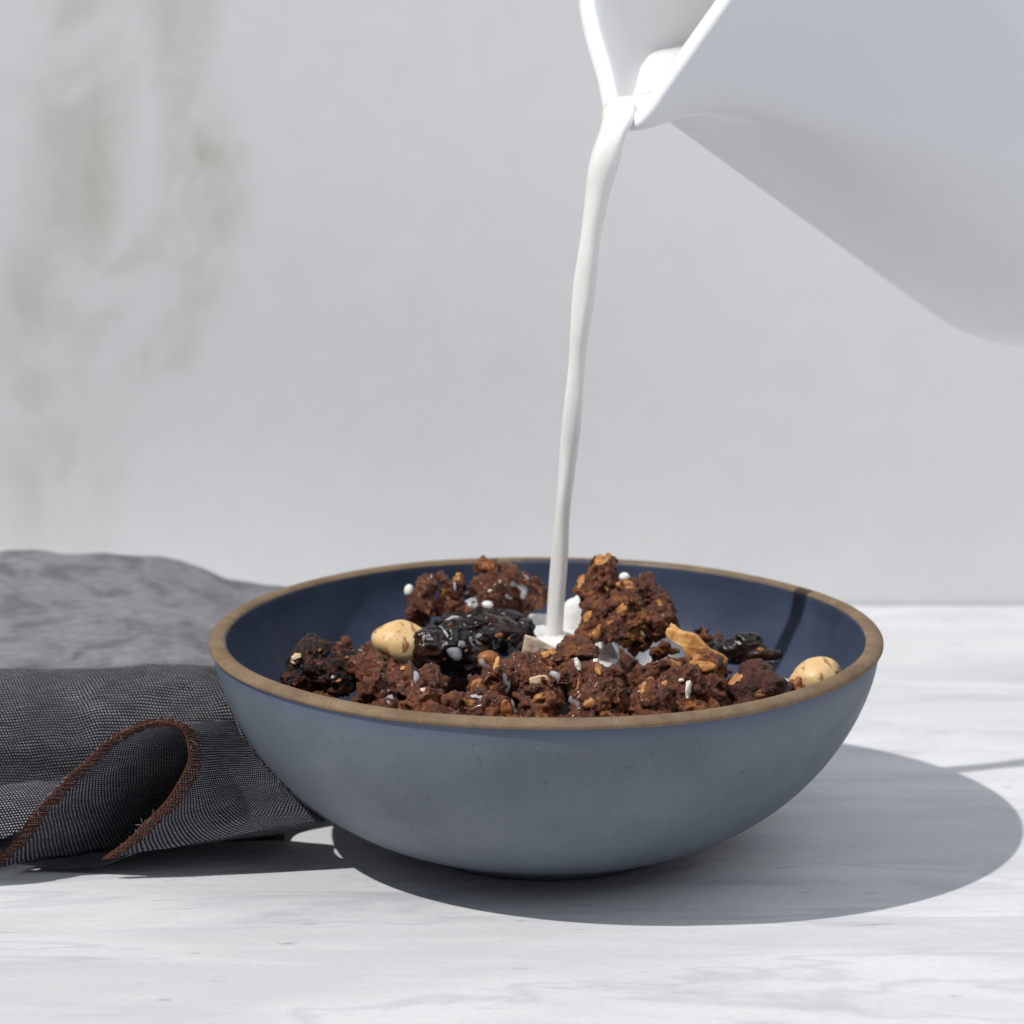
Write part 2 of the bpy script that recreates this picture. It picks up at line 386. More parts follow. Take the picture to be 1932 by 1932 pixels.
# bare clay lip, a rounded bead, slightly proud of the glaze
lip = [(.0858, .0585), (.0861, .0590), (.0867, .0593), (.0876, .0595), (.0886, .0594), (.0895, .0591), (.0902, .0586), (.0906, .0581), (.0906, .0576), (.0902, .0572), (.0895, .0569), (.0890, .0569)]
v, f = lathe(lip, 192)
v = np.array(v); a = np.arctan2(v[:, 1], v[:, 0])
v[:, 2] += .00018 * np.sin(3 * a + 1) + .00010 * np.sin(7 * a)
mesh_obj('clay_rim', v, f, M['clay'], bowl)

def inner_r(z):
    zz = np.array([p[1] for p in inner]); rr = np.array([p[0] for p in inner]); return np.interp(z, zz, rr)

# ------------------------------------------------------------------ pitcher
TIP = at(1168, 222, .018)
A = np.array([-.650, -.55, .524]); A /= np.linalg.norm(A)
E1 = np.array([0, 0, 1]) - A[2] * A; E1 /= np.linalg.norm(E1); DV = np.cross(A, E1); DV = DV if DV[1] > 0 else -DV
RB, SC, DC, LEN, RBR = .052, .0640, .006, .212, .050
NU = 160
def side(pts):
    h_ = catmull(pts, 400); a_ = np.r_[0, np.cumsum(np.linalg.norm(np.diff(h_, axis=0), axis=1))]; return h_, a_ / a_[-1]
near_side = side([(-.0032, -.001), (-.0026, -.0050), (-.0010, -.0082), (.0035, -.0105), (.0095, -.0122), (.0208, -.0158), (.0370, -.0210), (.055, -.0265), (.072, -.0305), (.088, -.031), (.104, -.026), (.114, -.013), (.1165, .006)])
far_side = side([(-.0032, -.001), (-.0028, .0030), (-.0008, .0064), (.0035, .0102), (.0098, .0158), (.0171, .0233), (.0230, .0292), (.0322, .0368), (.046, .0435), (.064, .0475), (.084, .0455), (.102, .036), (.113, .021), (.1165, .006)])
UU = np.linspace(0, 2, NU, endpoint=False); uu = np.where(UU <= 1, UU, 2 - UU); sg = np.where(UU <= 1, 1, -1)
uu = np.clip(uu ** 1.35, 0, 1)                                      # denser at the spout
RIM = np.array([[np.interp(u, sd_[1], sd_[0][:, k]) for k in (0, 1)] for u, sd_ in ((u, far_side if g > 0 else near_side) for u, g in zip(uu, sg))])
def section(t):
    rim = RIM; th = math.pi * uu
    rad = RB if t < LEN - RBR else RB - RBR + math.sqrt(max(RBR ** 2 - (t - LEN + RBR) ** 2, 0))
    cir = np.stack([SC - rad * np.cos(th), DC + rad * np.sin(th) * sg], -1)
    xu = np.clip(uu / .60, 0, 1); T = .022 + .128 * xu * xu * (3 - 2 * xu); x = np.clip(t / T, 0, 1); w = (x * x * (3 - 2 * x))[:, None]
    p = rim * (1 - w) + cir * w
    return p
def shrink(p, d):
    tn = np.roll(p, -1, 0) - np.roll(p, 1, 0); n = np.stack([-tn[:, 1], tn[:, 0]], -1); n /= np.linalg.norm(n, axis=1)[:, None] + 1e-12
    c = p.mean(0); s_ = np.sign(((c - p) * n).sum(1)); s_ = np.where(s_ == 0, 1, np.sign(s_.sum()))
    return p + n * s_[:, None] * d
def ring(t, off): 
    p = shrink(section(t), off) if off else section(t)
    return TIP + p[:, :1] * E1 + p[:, 1:] * DV - A * t
tw = .0054
rings = []
tl = list(np.linspace(.0016, LEN - RBR, 60)) + [LEN - RBR + RBR * math.sin(x) for x in np.linspace(.05, math.pi / 2 * .995, 16)]
for t in tl[::-1]: rings.append(ring(t, 0))
for t, o_ in ((.0008, .0002), (.0002, .0011), (-.0001, .0027), (.0002, .0042), (.0008, .0052)): rings.append(ring(t, o_))
for t in [x for x in tl if x < LEN - RBR - .001]: rings.append(ring(t, tw))
V = np.concatenate(rings); f = grid_faces(NU, len(rings), True); f.append(tuple(range(NU))); f.append(tuple(range(len(V) - NU, len(V)))[::-1])
pit = mesh_obj('pitcher', V, f, M['porc']); tag(pit, 'white porcelain pitcher tipped at the upper right, pouring milk', 'pitcher'); recenter(pit)

# ------------------------------------------------------------------ milk: surface inside the pitcher + stream
LZ = TIP[2] + .0012
uh = np.array([-A[0], -A[1], 0]); uh /= np.linalg.norm(uh)
mv = []; nk = 25
hs = np.r_[np.linspace(.0, .04, 50), np.linspace(.042, .19, 60)]; LH = []
for h in hs:
    p0 = TIP + uh * h; x_ = min(max(h, 0) / .046, 1); xf = min(h / .010, 1); p0[2] = TIP[2] + .0024 * xf * xf * (3 - 2 * xf) - .0012 * (1 - xf) + .0102 * x_ * x_ * (3 - 2 * x_); t = -(p0 - TIP) @ A; s = (p0 - TIP) @ E1
    sec = shrink(section(max(t, 0)), tw - .0004); lo, hi = [np.interp(s, *(lambda q: q[np.argsort(q[:, 0])].T)(sec[sg * g > 0])) for g in (-1, 1)]
    if hi - lo < .0006: lo, hi = -.0010 - .0003, -.0010 + .0003
    LH.append((lo, hi, p0))
lo_s = np.convolve(np.pad([q[0] for q in LH], 4, 'edge'), np.ones(9) / 9, 'valid'); hi_s = np.convolve(np.pad([q[1] for q in LH], 4, 'edge'), np.ones(9) / 9, 'valid')
for (_, _, p0), lo, hi in zip(LH, lo_s, hi_s):
    for kx in np.linspace(0, 1, nk): mv.append(p0 + DV * (lo + (hi - lo) * kx) - np.array([0, 0, .0006 * abs(2 * kx - 1) ** 4]))
stream = tag(empty('milk_stream', (0.003, .02, .05)), 'thin white stream of milk falling from the pitcher spout into the granola', 'milk')
sl = Vector(stream.location)
mo = mesh_obj('milk_in_pitcher', np.array(mv) - np.array(sl), grid_faces(nk, len(hs)), M['milk'], stream)
edge = [(205, 1138, 1209, .0215), (222, 1134.5, 1200, .0165), (238, 1129, 1194, .0135), (252, 1124, 1187, .012), (272, 1117, 1181, .0110), (300, 1110, 1172, .0106), (330, 1106, 1161, .0106), (360, 1104, 1152.5, .0108), (396, 1100, 1145.5, .011),
        (442, 1094, 1137, .0115), (487, 1087.5, 1132.5, .012), (533, 1081.8, 1128, .013), (578, 1079, 1120.5, .0135), (623, 1076, 1112, .014), (669, 1073, 1106.5, .015), (714, 1068, 1103, .0155), (760, 1062, 1100.5, .016),
        (805, 1057.8, 1097, .017), (850, 1055, 1090.6, .018), (896, 1053.2, 1084.7, .0185), (941, 1049.8, 1079.2, .019), (987, 1046, 1076, .02), (1032, 1040.8, 1074.6, .021), (1077, 1036, 1072, .022), (1123, 1032.5, 1068, .023),
        (1168, 1030, 1064.5, .024), (1190, 1028.5, 1064, .0245), (1206, 1024, 1069, .025), (1216, 1012, 1080, .0255)]
ctr = []; rx = []
p_in = TIP + uh * .022; p_in[2] = LZ - .0022
for py, xl, xr, yd in edge:
    ctr.append(at((xl + xr) / 2, py, yd)); rx.append((xr - xl) / 2 * PX)
ctr = np.array(ctr); rx = np.array(rx)
p_mid = TIP + uh * .010; p_mid[2] = TIP[2] + .0022; p_in[2] = TIP[2] + .0050; p_in = p_in + DV * .001
ctr = np.vstack([p_in, p_mid, ctr]); rx = np.r_[.0060, .0060, rx]
n = 150; pts = catmull(np.c_[ctr, rx], n)
i_ = np.arange(n)
ry = pts[:, 3] * np.interp(i_ / n, [0, .12, .22, .35, 1], [.5, .55, .72, .9, .92]) * (1 + .10 * np.sin(i_ * .19))
seg = 40; P_ = pts[:, :3]; T_ = np.gradient(P_, axis=0); T_ /= np.linalg.norm(T_, axis=1)[:, None]
sv = []; bp = np.array([0, 0, 1.0])
for i in range(n):
    b_ = np.cross(T_[i], DV)
    b_ /= np.linalg.norm(b_); a_ = np.cross(b_, T_[i]); a_ /= np.linalg.norm(a_)
    if b_ @ bp < 0: b_ = -b_
    bp = b_; a_ = np.cross(b_, T_[i])
    if a_[0] < 0: a_ = -a_
    for k_ in range(seg):
        th = 2 * math.pi * k_ / seg; c_, s_ = math.cos(th), math.sin(th)
        wav = 1 + .06 * math.sin(3 * th + i * .11) + .05 * math.sin(2 * th - i * .23)
        sv.append(P_[i] + a_ * pts[i, 3] * c_ + b_ * ry[i] * s_ * wav)
f = grid_faces(seg, n, True); f += [tuple(range(seg)), tuple(range((n - 1) * seg, n * seg))[::-1]]
mesh_obj('falling_stream', np.array(sv) - np.array(sl), f, M['milk'], stream)

# ------------------------------------------------------------------ granola builders
def ico(sub):
    bm = bmesh.new(); bmesh.ops.create_icosphere(bm, subdivisions=sub, radius=1)
    v = np.array([x.co[:] for x in bm.verts]); f = [[q.index for q in p.verts] for p in bm.faces]; bm.free(); return v, f
ICO3, ICO2, ICO4 = ico(3), ico(2), ico(4)
def rot_rand(rng): 
    q = rng.normal(size=4); q /= np.linalg.norm(q); w, x, y, z = q
    return np.array([[1 - 2 * (y * y + z * z), 2 * (x * y - z * w), 2 * (x * z + y * w)], [2 * (x * y + z * w), 1 - 2 * (x * x + z * z), 2 * (y * z - x * w)], [2 * (x * z - y * w), 2 * (y * z + x * w), 1 - 2 * (x * x + y * y)]])
def remesh(verts, faces, voxel):
    me = bpy.data.meshes.new('tmp'); me.from_pydata([tuple(x) for x in verts], [], faces)
    o = bpy.data.objects.new('tmp', me); COL.objects.link(o)
    md = o.modifiers.new('r', 'REMESH'); md.mode = 'VOXEL'; md.voxel_size = voxel
    dg = bpy.context.evaluated_depsgraph_get(); ev = o.evaluated_get(dg); m2 = bpy.data.meshes.new_from_object(ev)
    bpy.data.objects.remove(o); bpy.data.meshes.remove(me)
    return m2
def get_co(me):
    a = np.zeros(len(me.vertices) * 3); me.vertices.foreach_get('co', a); b = np.zeros(len(me.vertices) * 3); me.vertices.foreach_get('normal', b)
    return a.reshape(-1, 3), b.reshape(-1, 3)
def relax(me, it):
    """simple laplacian smoothing with edges"""
    e = np.zeros(len(me.edges) * 2, int); me.edges.foreach_get('vertices', e); e = e.reshape(-1, 2); co, _ = get_co(me)
    cnt = np.bincount(e.ravel(), minlength=len(co))[:, None]
    for _ in range(it):
        s = np.zeros_like(co); np.add.at(s, e[:, 0], co[e[:, 1]]); np.add.at(s, e[:, 1], co[e[:, 0]])
        co = .5 * co + .5 * s / np.maximum(cnt, 1)
    me.vertices.foreach_set('co', co.ravel()); me.update()

class Piece:
    pass
def build_piece(name, label, cat, blobs, mat, seed, group=None, voxel=.00042, nflake=14, nnug=10, rough=(.0008, .0030, .00060, .00115), lumpy=.22, depthk=.9, mode='granola', smooth=1):
    """blobs: (px, py, width px, height px, depth y[, depth radius scale])"""
    rng = np.random.default_rng(seed); VV = []; FF = []; 
    cs = []
    for bl in blobs:
        c = at(bl[0], bl[1], bl[4]); sh_ = .90 if mode == 'granola' else 1.0; r = np.array([bl[2] / 2 * PX * sh_, 0, bl[3] / 2 * PX * 1.03 * sh_]); r[1] = (r[0] + r[2]) / 2 * (bl[5] if len(bl) > 5 else depthk)
        cs.append((c, r)); v, f = ICO3
        n_ = fbm(v * 1.6 + rng.uniform(-50, 50, 3), seed, 2)
        vv = v * (1 + lumpy * n_)[:, None] * r + c
        b0 = sum(len(x) for x in VV); VV.append(vv); FF += [[i + b0 for i in t] for t in f]
    def add(c, rad, rot, src=ICO2):
        v, f = src; vv = v * (1 + .18 * fbm(v * 1.7 + rng.uniform(-50, 50, 3), seed, 1))[:, None] * rad
        b0 = sum(len(x) for x in VV); VV.append(vv @ rot.T + c); FF.extend([[i + b0 for i in t] for t in f])
    vol = np.array([r.prod() ** (2 / 3) for _, r in cs]); vol = vol / vol.sum()
    if mode == 'granola': nnug = int(nnug * 1.3); nflake = int(nflake * 1.9)
    for kk in range(nflake + nnug):
        c, r = cs[rng.choice(len(cs), p=vol)]; d = rng.normal(size=3); d[1] -= .5; d[2] += .35; d /= np.linalg.norm(d)
        p = c + d * r * rng.uniform(.74, .97)
        if kk < nflake:
            z = d + rng.normal(size=3) * .55; z /= np.linalg.norm(z); x = np.cross(z, rng.normal(size=3)); x /= np.linalg.norm(x); y = np.cross(z, x)
            s_ = rng.uniform(.75, 1.2); add(p, np.array([.0042, .0030, .00085]) * s_, np.stack([x, y, z], 1))
        else:
            add(p, (.0006 + .0026 * rng.uniform() ** 2) * rng.uniform(.7, 1.25, 3), rot_rand(rng))
    me = remesh(np.concatenate(VV), FF, voxel)
    relax(me, smooth)
    co, no = get_co(me)
    base = co.copy(); bno = no.copy()
    if mode == 'granola':
        pit = np.clip(vn(co / .0042, seed + 21) - .25, 0, 1)
        disp = rough[0] * fbm(co / rough[1], seed + 5, 2) + rough[2] * (fbm(co / rough[3], seed + 9, 2) + .5 * np.abs(vn(co / .0007, seed + 14))) - .0040 * pit
    elif mode == 'wrinkle':
        q_ = co / np.array([.0075, .0048, .0026]) + .5 * np.stack([vn(co / .005, seed + k) for k in range(3)], 1)
        rid = 1 - np.abs(vn(q_, seed + 3)) * 2
        disp = .0006 * rid + .00032 * fbm(co / .0015, seed + 4, 3)
    elif mode == 'crust':
        disp = .0006 * fbm(co / .003, seed, 2) + .0008 * np.abs(vn(co / .0012, seed + 2))
    elif mode == 'chunk':
        disp = .0004 * fbm(co / .004, seed, 2) + .00022 * fbm(co / .0012, seed + 2, 2)
    else:
        disp = .00025 * fbm(co / .004, seed, 2)
    co = co + no * disp[:, None]
    # stay inside the bowl wall
    r_ = np.hypot(co[:, 0], co[:, 1]); lim = inner_r(np.clip(co[:, 2], .0065, .0585)) - .0006
    k_ = np.where((r_ > lim) & (co[:, 2] < .060), lim / np.maximum(r_, 1e-6), 1); co[:, 0] *= k_; co[:, 1] *= k_
    me.vertices.foreach_set('co', co.ravel()); me.update()
    me.polygons.foreach_set('use_smooth', [True] * len(me.polygons)); me.name = name
    me.materials.clear(); me.materials.append(mat)
    o = bpy.data.objects.new(name, me); COL.objects.link(o); tag(o, label, cat, group)
    P = Piece(); P.o = o; P.faces = [tuple(p.vertices) for p in me.polygons]; P.co = co; P.base = base; P.bno = bno; P.no = no; P.seed = seed
    P.bvh = BVHTree.FromPolygons([Vector(c) for c in co], P.faces)
    recenter(o); P.org = np.array(o.location)
    return P
def hit(P, px, py):
    d = Vector(ray(px, py)).normalized(); loc, nor, idx, dist = P.bvh.ray_cast(Vector(CAM), d)
    if loc is None:
        p = at(px, py, float(P.co[:, 1].mean())); loc, nor, idx, dist = P.bvh.find_nearest(Vector(p))
    return np.array(loc), np.array(nor)
def film(P, path, rad, h=.0006, name='milk_film', mat=None, seed=1):
    """a smooth skin of milk lying on the piece along picture points, thinning out to its edge"""
    pts = np.array([hit(P, *q)[0] for q in path]); rad = np.broadcast_to(np.asarray(rad, float) * PX, (len(pts),))
    pp = catmull(np.c_[pts, rad], max(2, 12 * (len(pts) - 1))) if len(pts) > 1 else np.c_[pts, rad]
    rat = np.full(len(P.base), 9.0)
    for q in pp: rat = np.minimum(rat, np.linalg.norm(P.base - q[:3], axis=1) / q[3])
    rat = rat + .24 * vn(P.base / .0024, seed) + .06 * vn(P.base / .0009, seed + 2)
    keep = rat < 1.08
    hh = h * .32 * np.sqrt(np.clip(1 - rat, 0, 1)) * 1.15 + np.where(rat > 1, -.0006 * (rat - 1) / .08, 0)
    P2 = P.base + P.bno * (hh + .00014 - .0003 * np.clip(rat - .75, 0, .4) / .4)[:, None]
    fs = [t for t in P.faces if all(keep[i] for i in t)]
    if len(fs) < 6: return None
    used = sorted({i for t in fs for i in t}); mp = {i: k for k, i in enumerate(used)}
    o = mesh_obj(name, P2[used] - P.org, [[mp[i] for i in t] for t in fs], mat or M['film'], P.o)
    relax(o.data, 3)
    at_ = o.data.attributes.new('cover', 'FLOAT', 'POINT'); at_.data.foreach_set('value', np.clip((1.05 - rat[used]) * 1.9, 0, 1).astype(np.float32))
    return o
def flake_mesh(rng, L, Wd, T, bend=.15):
    v, f = ICO3; off = rng.uniform(-40, 40, 3)
    out = 1 + .22 * fbm(np.c_[v[:, :2] * 1.5, v[:, 2] * 0] + off, 3, 2)
    w = v * np.array([L, Wd, T]); w[:, :2] *= out[:, None]
    w[:, 2] += bend * L * (v[:, 0] ** 2) * .6 + T * .5 * vn(np.c_[v[:, 0] * 1.2, v[:, 1] * 4, v[:, 2] * 0] + off, 7)
    return w, f
def patch(P, px, py, wpx, hpx, ang, mat='oat', name='oat_flake', lift=.00028):
    """an uncoated oat showing through the cocoa: a skin on the piece with a ragged outline"""
    loc, nor = hit(P, px, py); toc = CAM - loc; toc /= np.linalg.norm(toc)
    x = RT * math.cos(R(ang)) + UP * math.sin(R(ang)); x = x - toc * (x @ toc); x /= np.linalg.norm(x); y = np.cross(toc, x)
    d = P.co - loc; a = d @ x / (wpx / 2 * PX); b = d @ y / (hpx / 2 * PX); c = d @ toc / (max(wpx, hpx) / 2 * PX)
    rat = np.sqrt(a * a + b * b + c * c) + .28 * vn(P.co / .0011, P.seed + 3) + .12 * vn(P.co / .0005, P.seed)
    keep = rat < 1.0; fs = [t for t in P.faces if all(keep[i] for i in t)]
    if len(fs) < 5: return None
    used = sorted({i for t in fs for i in t}); mp = {i: k for k, i in enumerate(used)}
    no = P.no[used]; V = P.co[used] * .55 + P.base[used] * .45 + no * (lift * np.clip(1.5 - rat[used], 0, 1.2))[:, None]
    return mesh_obj(name, V - P.org, [[mp[i] for i in t] for t in fs], M[mat], P.o)
def flake(P, px, py, wpx, hpx, ang, mat='oat', name='oat_flake', thick=.45, sink=.2, seed=0, flat=.5, bend=.15, label=None, solid=False):
    """a flake stuck on the piece at a picture point; ang = lean in the picture plane (deg)"""
    rng = np.random.default_rng(int(px * 7 + py)); loc, nor = hit(P, px, py)
    toc = CAM - loc; toc /= np.linalg.norm(toc)
    z = nor * (1 - flat) + toc * flat; z /= np.linalg.norm(z)
    x = RT * math.cos(R(ang)) + UP * math.sin(R(ang)); x = x - z * (x @ z); x /= np.linalg.norm(x); y = np.cross(z, x)
    L, Wd = wpx / 2 * PX, hpx / 2 * PX; T = max(Wd * thick, .0006)
    if name == 'oat_flake' and not solid and mat in ('oat', 'almond'): return patch(P, px, py, wpx * 1.3, hpx * 1.3, ang, mat)
    v, f = flake_mesh(rng, L, Wd, T, bend)
    Vv = v @ np.stack([x, y, z], 0) + loc - P.org - nor * T * sink
    o = mesh_obj(name, Vv, f, M[mat], P.o)
    if label: o['label'] = label
    return o

# ------------------------------------------------------------------ granola pieces, back to front
G = 'chocolate granola clusters in the bowl'
PA = build_piece('granola_cluster', 'knobbly cocoa cluster with two peaks standing behind the left hazelnut', 'granola cluster',
                 [(795, 1150, 62, 74, .030), (803, 1120, 34, 40, .030), (845, 1150, 62, 76, .032), (850, 1115, 48, 50, .033), (863, 1098, 34, 46, .034), (880, 1165, 60, 50, .030)], M['cocoa_wet'], 11, G, nflake=7, nnug=6)
flake(PA, 832, 1119, 24, 16, 20); flake(PA, 864, 1090, 14, 26, 10, bend=0); flake(PA, 815, 1160, 18, 12, 40)
film(PA, [(858, 1100), (857, 1118)], [5, 6], .0004)
PB = build_piece('granola_cluster', 'rounded milk-streaked cocoa cluster left of the milk stream, against the back wall', 'granola cluster',
                 [(940, 1105, 100, 92, .040), (975, 1120, 90, 84, .042), (925, 1080, 50, 40, .04), (1005, 1120, 50, 70, .045), (905, 1140, 50, 50, .036)], M['cocoa_wet'], 23, G, nflake=10, nnug=10)
flake(PB, 922, 1066, 26, 20, -10, 'almond'); flake(PB, 1016, 1132, 22, 38, 5, 'almond', bend=0); flake(PB, 925, 1115, 10, 7, 20, 'oat_white'); flake(PB, 943, 1097, 9, 6, 30, 'oat_white')
film(PB, [(957, 1101), (975, 1101), (988, 1112), (986, 1125)], [10, 10, 10, 7], .0008); film(PB, [(955, 1122), (966, 1131), (972, 1138)], [7, 8, 6], .0007)
pass
film(PB, [(988, 1075), (996, 1092)], [5, 5], .0004, mat=M['film'])
film(PA, [(880, 1120), (886, 1133), (894, 1142)], [12, 14, 10], .0009)
PC = build_piece('granola_cluster', 'largest cocoa cluster, a tall peak right of the milk stream', 'granola cluster',
                 [(1135, 1072, 66, 52, .022), (1130, 1100, 78, 58, .020), (1110, 1125, 50, 60, .018), (1185, 1108, 60, 40, .018), (1215, 1115, 56, 44, .02), (1240, 1130, 46, 40, .02), (1175, 1125, 110, 50, .022),
                  (1125, 1158, 76, 56, .006), (1185, 1150, 76, 50, .004), (1235, 1155, 70, 44, .008), (1120, 1190, 76, 50, .004), (1180, 1185, 110, 66, .002), (1235, 1180, 66, 56, .004), (1262, 1170, 36, 30, .008), (1195, 1212, 80, 30, .006)],
                 M['cocoa'], 37, G, nflake=26, nnug=26)
for a_ in ((1136, 1056, 30, 24, 40), (1095, 1097, 18, 28, 0), (1176, 1101, 32, 16, -8), (1147, 1109, 10, 16, 30), (1172, 1148, 26, 14, 25), (1097, 1158, 14, 24, -20), (1110, 1163, 24, 12, 30), (1127, 1193, 28, 20, 35), (1181, 1213, 26, 14, -20), (1150, 1175, 18, 10, 10), (1245, 1138, 16, 10, -30)):
    flake(PC, *a_, 'oat')
flake(PC, 1211, 1194, 8, 22, 25, 'oat_pale', bend=0); flake(PC, 1066, 1196, 42, 20, -8, 'almond', 'almond_piece')

PT = build_piece('granola_cluster', 'small cocoa crumb peeping above the dark fruit near the right side', 'granola crumb', [(1338, 1206, 34, 22, .035)], M['cocoa_wet'], 41, G, nflake=1, nnug=4)
PK = build_piece('granola_cluster', 'low crumbly cocoa pieces behind the black crusted fruit at the left', 'granola cluster',
                 [(640, 1232, 60, 36, .028), (690, 1240, 70, 36, .024), (715, 1234, 50, 30, .02), (655, 1250, 70, 40, .02)], M['cocoa'], 43, G, nflake=6, nnug=14)

# milk standing among the pieces
def puddle(name, label, cx, cy, z, rx_, ry_, seed, swirl=None, amp=.0006, tilt=(0, 0), mat=None):
    nr, na = 26, 72; V = [(0, 0, 0)]; c0 = np.array([cx, cy])
    for i in range(1, nr + 1):
        for j in range(na):
            a_ = 2 * math.pi * j / na; q_ = i / nr
            w_ = 1 + .22 * float(vn(np.array([[math.cos(a_) * 1.3 + seed, math.sin(a_) * 1.3, seed * .7]]), seed)[0])
            V.append((math.cos(a_) * rx_ * q_ * w_, math.sin(a_) * ry_ * q_ * w_, -(.0016 * max(0, q_ - .8) ** 2 / .04)))
    V = np.array(V); ed = np.r_[0, np.repeat(np.arange(1, nr + 1) / nr, na)]
    V[:, 2] += amp * fbm(np.c_[V[:, :2] / .006, np.zeros(len(V)) + seed], seed, 2) * (1 - .6 * ed) + V[:, 0] * tilt[0] + V[:, 1] * tilt[1]
    if swirl:
        d = np.hypot(V[:, 0] + cx - swirl[0], V[:, 1] + cy - swirl[1])
        V[:, 2] += .0028 * np.exp(-(np.maximum(d - .0020, 0) / .0016)) + .0007 * np.cos(d / .00075) * np.exp(-d / .006)
    f = [(0, 1 + j, 1 + (j + 1) % na) for j in range(na)]
    for i in range(nr - 1):
        for j in range(na):
            k_ = (j + 1) % na; f.append((1 + i * na + j, 1 + (i + 1) * na + j, 1 + (i + 1) * na + k_, 1 + i * na + k_))
    o = mesh_obj(name, V, f, mat or M['milk']); o.location = (cx, cy, z); tag(o, label, 'milk'); return o
ST = at(1046, 1206, .025)
puddle('milk_puddle', 'white milk puddle where the stream lands between the granola clusters', .004, .027, .0512, .0175, .034, 3, (ST[0], ST[1]), .0004)
w_ = onz(1464, 1283, .0355)
puddle('milk_puddle', 'small milk puddle against the right inner wall beside the chocolate chunk', w_[0], w_[1], .0355, .0075, .012, 6)
# black dried fruit (prune) in the middle
PL = build_piece('dried_plum', 'large black glossy dried fruit streaked with milk, left of the stream', 'dried fruit',
                 [(815, 1228, 74, 84, -.006), (850, 1225, 90, 96, -.004), (880, 1240, 80, 74, -.004), (900, 1195, 120, 70, .004), (950, 1200, 90, 66, .006), (985, 1198, 50, 52, .008), (875, 1172, 110, 26, .010), (940, 1165, 90, 22, .014)],
                 M['prune'], 53, nflake=0, nnug=7, mode='wrinkle', lumpy=.14, smooth=5)
film(PL, [(838, 1169), (860, 1164), (884, 1161), (904, 1160)], [5, 7, 7, 5], .0006)
film(PL, [(830, 1183), (842, 1196), (852, 1208), (872, 1215)], [5, 6, 7, 8], .0006)
film(PL, [(842, 1208), (850, 1224), (863, 1238)], [6, 10, 13], .0005); film(PL, [(892, 1208), (906, 1203)], [13, 12], .0006); film(PL, [(945, 1192), (968, 1192)], [6, 6], .0006); film(PL, [(925, 1188), (938, 1186)], [5, 4], .0004)
for a_ in ((838, 1243), (880, 1228), (925, 1178), (905, 1215), (848, 1180), (960, 1205)): flake(PL, *a_, 8, 6, 30, 'almond', 'crumb')
flake(PL, 941, 1199, 18, 8, 20, 'almond', 'crumb')
PJ = build_piece('dried_fruit_piece', 'black fruit chunk crusted with reddish crumbs, nearest the left end of the rim', 'dried fruit',
                 [(600, 1255, 110, 84, -.012), (588, 1232, 60, 50, -.008), (640, 1268, 86, 84, -.014), (575, 1275, 56, 60, -.014)], M['crust'], 59, nflake=0, nnug=34, mode='crust', lumpy=.2)
flake(PJ, 559, 1240, 20, 13, 25, 'oat_pale', 'nut_chip'); flake(PJ, 553, 1250, 13, 5, -30, 'oat_pale', 'nut_chip'); flake(PJ, 603, 1227, 9, 5, 40, 'oat', 'crumb')
flake(PJ, 637, 1285, 14, 9, 0, 'oat', 'crumb'); flake(PJ, 628, 1278, 7, 6, 0, 'oat_white', 'crumb'); flake(PJ, 655, 1240, 8, 6, 0, 'almond', 'crumb'); pass

def nut(label, px, py, w, h, y, ang, seed):
    v, f = ICO4; c = at(px, py, y); r = np.array([w / 2 * PX, (w + h) / 4 * PX, h / 2 * PX])
    n_ = fbm(v * 1.5 + seed, seed, 2); V = v.copy(); V[:, 0] *= 1 + .10 * np.clip(-v[:, 0], 0, 1) ** 3
    # faint flats
    V *= (1 + .075 * n_)[:, None]
    V = V * r; a_ = R(ang); V = V @ np.array([[math.cos(a_), 0, math.sin(a_)], [0, 1, 0], [-math.sin(a_), 0, math.cos(a_)]]) + c
    o = mesh_obj('hazelnut', V, f, M['nut']); tag(o, label, 'hazelnut', 'blanched hazelnuts in the bowl'); recenter(o); return o
nut('pale roasted hazelnut with brown flecks, left of the black dried fruit', 757, 1213, 104, 82, -.002, -12, 5)
nut('pale roasted hazelnut half hidden by the right side of the rim', 1541, 1278, 94, 74, -.004, 15, 9)

PD = build_piece('granola_cluster', 'reddish cocoa cluster below the left hazelnut, wet with milk', 'granola cluster',
                 [(712, 1268, 84, 52, -.020), (705, 1252, 50, 40, -.018), (745, 1282, 60, 50, -.026), (715, 1305, 84, 60, -.034), (765, 1295, 80, 76, -.030), (808, 1280, 50, 66, -.026), (805, 1320, 76, 46, -.036), (735, 1345, 110, 46, -.042), (810, 1355, 90, 46, -.046)], M['cocoa_wet'], 61, G, nflake=13, nnug=14)
flake(PD, 798, 1303, 18, 12, 20, 'oat_pale'); flake(PD, 812, 1297, 10, 8, 50, 'oat'); flake(PD, 760, 1262, 14, 9, 0, 'oat')
film(PD, [(734, 1302), (735, 1314), (736, 1326)], [5, 8, 8], .0008); film(PD, [(783, 1272), (785, 1284)], [9, 9], .0007)
PO = build_piece('dried_fruit_piece', 'pointed black dried fruit slice behind the chocolate chunk on the right', 'dried fruit',
                 [(1390, 1228, 90, 46, .014, .7), (1425, 1232, 80, 38, .012, .6), (1455, 1234, 44, 22, .012, .6), (1360, 1222, 50, 32, .018, .7)], M['prune'], 67, nflake=0, nnug=10, mode='wrinkle', lumpy=.08, smooth=2)
flake(PO, 1436, 1226, 14, 9, 0, 'almond', 'crumb')
PS = build_piece('almond_piece', 'brown almond piece tucked under the black dried fruit', 'almond', [(922, 1246, 42, 34, -.020)], M['almond'], 71, nflake=0, nnug=0, mode='smooth', lumpy=.1, smooth=3)
film(PS, [(908, 1247), (912, 1254)], [7, 8], .0005)

